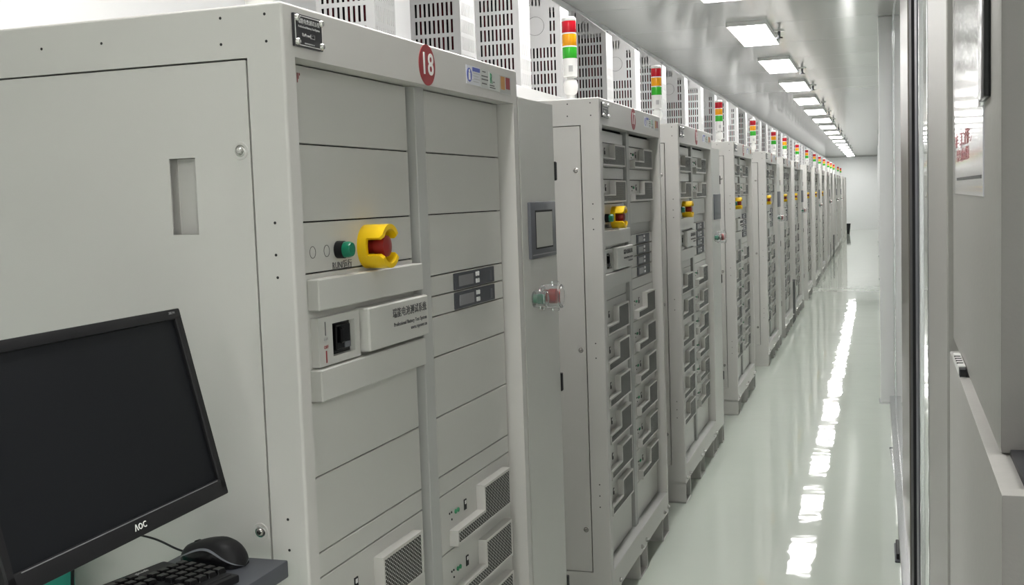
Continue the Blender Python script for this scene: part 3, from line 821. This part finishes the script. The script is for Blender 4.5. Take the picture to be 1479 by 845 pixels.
bm = bmn(); tube(bm, smooth_path([(0, KW/2-.002, .010), (-.02, KW/2+.03, .004), (-.06, KW/2+.022, .003), (-.12, KW/2+.016, .003), (-.17, KW/2+.016, .003)], 6), .0025, 8); obj('cord', bm, BLACK, kb)

# mouse
ms = thing('mouse', 'black computer mouse with a grey stripe, on the tray right of the keyboard', 'mouse', (-1.001, 1.522, .944), math.radians(-8))
def mouse_body():
    bm = bmn(); NL, NA = 24, 20; L = .122; rings = []
    for i in range(NL+1):
        t = i/NL; x = -L/2+L*t                            # t=0 front (buttons), 1 rear palm
        e = max(1e-3, 1-abs(2*t-1)**3.2)**.5
        wd = (.0295+.0035*t)*e; ht = (.020+.021*math.sin(min(1, t*1.45)*PI/2) - .012*max(0, t-.6)**1.2*2)*max(.02, (1-max(0, (t-.62)/.38)**2.6)**.5)*(1-max(0, .12-t)*3.0)
        lo = .30+.36*math.sin(PI*min(1, t*1.02))**1.3; hi = lo+.085
        al, ah = math.asin(lo**1.25), math.asin(hi**1.25)
        half = [al*q/4 for q in range(5)] + [ah] + [ah+(PI/2-ah)*q/5 for q in range(1, 6)]
        ang = half + [PI-a for a in half[-2::-1]]
        rings.append([bm.verts.new((x, wd*math.copysign(abs(math.cos(a))**.75, math.cos(a)), .001+ht*abs(math.sin(a))**.8)) for a in ang])
    for i in range(NL):
        for j in range(NA):
            f = bm.faces.new((rings[i][j], rings[i+1][j], rings[i+1][j+1], rings[i][j+1]))
            a = min(j, NA-1-j)
            f.material_index = 0 if a < 4 else (1 if a == 4 else 2)
    for i in range(NL): bm.faces.new((rings[i][0], rings[i][NA], rings[i+1][NA], rings[i+1][0]))
    bm.faces.new(rings[0]); bm.faces.new(rings[-1][::-1])
    return bm
obj('shell', mouse_body(), [BLACKG, STRIPE, BLACK], ms, ang=60)
bm = bmn(); cyl(bm, (-.030, -.0035, .0265), (-.030, .0035, .0265), .0075, n=18); obj('scroll_wheel', bm, BLACKG, ms)
bm = bmn(); tube(bm, smooth_path([(-.054, 0, .010), (-.075, -.004, .016), (-.11, -.008, .028), (-.15, -.012, .034), (-.20, -.03, .045), (-.26, -.05, .04), (-.29, -.06, .0)], 6), .0018, 8); obj('cord', bm, BLACK, ms)

# ------------------------------------------------------------------ test chamber close on the right
ch = thing('test_chamber', 'brushed grey test chamber with a ledge and black handle, close at the right edge', 'test chamber', (.10, 1.01, 0))
SK = .012                                             # the front leans slightly out of line with the aisle
def cobox(name, y0, y1, x0, x1, z0, z1, mats, bev=.004, parent=None):
    bm = bmn(); box(bm, x0, x1, y0, y1, z0, z1, bev=bev, seg=2)
    for f in bm.faces: f.material_index = 1 if (f.normal.y < -.7 and len(mats) > 1) else 0  # faces toward the viewer take the darker, shaded copy
    for v in bm.verts: v.co.x += SK*v.co.y
    return obj(name, bm, mats, parent or ch)
cobox('lower_cabinet', 0, .88, -.002, .90, .0, 1.240, [CHAMB, CHAMB_SHADED], .0025)
up = cobox('upper_door', .150, 1.0, .009, .90, 1.2405, 2.30, [CHAMB, CHAMB_SHADED], .007)
cobox('rubber_seal', .02, .150, .0185, .90, 1.2395, 1.246, [GASK], .001)
cobox('drawer_seam', -.0006, .001, .02, .80, .60, .603, [GASK], 0)
bm = bmn(); box(bm, -.004, .006, .645, .775, 1.2395, 1.252, bev=.001)
for i in range(4): box(bm, -.0045, .004, .668+.022*i, .675+.022*i, 1.2515, 1.2525, mi=1)
box(bm, -.003, .006, .623, .645, 1.2395, 1.250, mi=1)
for v in bm.verts: v.co.x += SK*v.co.y+.002
obj('terminal_clip', bm, [WHITE, GASK], ch)
hd = cobox('handle', .250, .330, .002, .012, 1.588, 2.05, [BLACKG], .003, up)
cobox('handle_clip', .330, .365, .004, .012, 1.585, 1.65, [ALU], .002, up)
bm = bmn(); box(bm, .0075, .0095, .335, .95, 1.4855, 1.82, bev=.0004)
for v in bm.verts: v.co.x += SK*v.co.y
nt_ = obj('notice_sheet', bm, FILM, up); nt_['label'] = 'glossy plastic-covered notice with red characters'
bm = bmn(); box(bm, .0070, .0076, .36, .85, 1.506, 1.510)
for v in bm.verts: v.co.x += SK*v.co.y
obj('printed_line', bm, INK, nt_)
for body, z, yy in (('非工作人员', 1.562, .60), ('禁止操作', 1.540, .64)):
    me = text_mesh(body, .022 if z > 1.55 else .019, LEFTW, sx=4.3).copy(); me.materials.append(REDK)
    link('lettering', me, nt_, (.0069+SK*yy, yy, z))

# ------------------------------------------------------------------ small things on the floor along the row
for (y0, y1, h, lab) in ((13.08, 13.44, .46, 'narrow black steel box standing upright between cabinets, nearest of the black boxes'), (23.95, 24.35, .34, 'black steel box standing low between cabinets, middle of the black boxes'),
                         (26.02, 26.5, .46, 'black steel box standing between cabinets, farthest of the black boxes')):
    t = thing('floor_box', lab, 'box', (-.95, (y0+y1)/2, 0), 0, 'black boxes between the cabinets'); d = (y1-y0)/2
    bm = bmn(); box(bm, -.10, .055, -d, d, .0, h, bev=.004); obj('case', bm, BLACK, t)
    bm = bmn(); box(bm, -.104, .059, -d-.003, d+.003, h, h+.012, bev=.003); obj('lid', bm, BLACK, t)
t = thing('waste_bin', 'small black bin on the floor past the last cabinet by the end wall', 'bin', (-.93, 39.0, 0))
bm = bmn(); lathe(bm, [(.10, 0), (.13, .33), (.122, .33), (.094, .01), (0, .01)], 20); obj('tub', bm, BLACK, t)
bm = bmn(); lathe(bm, [(.122, .325), (.136, .325), (.136, .34), (.122, .34), (.122, .325)], 20); obj('rim', bm, BLACK, t)
t = thing('floor_strip', 'pale metal strip lying on the floor along the foot of the glass wall', 'strip', (.085, 6.4, 0), .02)
obox('bar', (-.012, .012, -.36, .36, 0, .006), ALU, t, bev=.001); obox('end_cap', (-.014, .014, .36, .375, 0, .008), DGREY, t)
t = thing('door_stop', 'small dark door stop on the floor beside the brown steel upright', 'door stop', (.074, 4.80, 0))
obox('base', (-.012, .012, -.12, .12, 0, .008), DGREY, t, bev=.001); obox('pad', (-.006, .006, -.10, .10, .008, .03), BLACK, t, bev=.002)
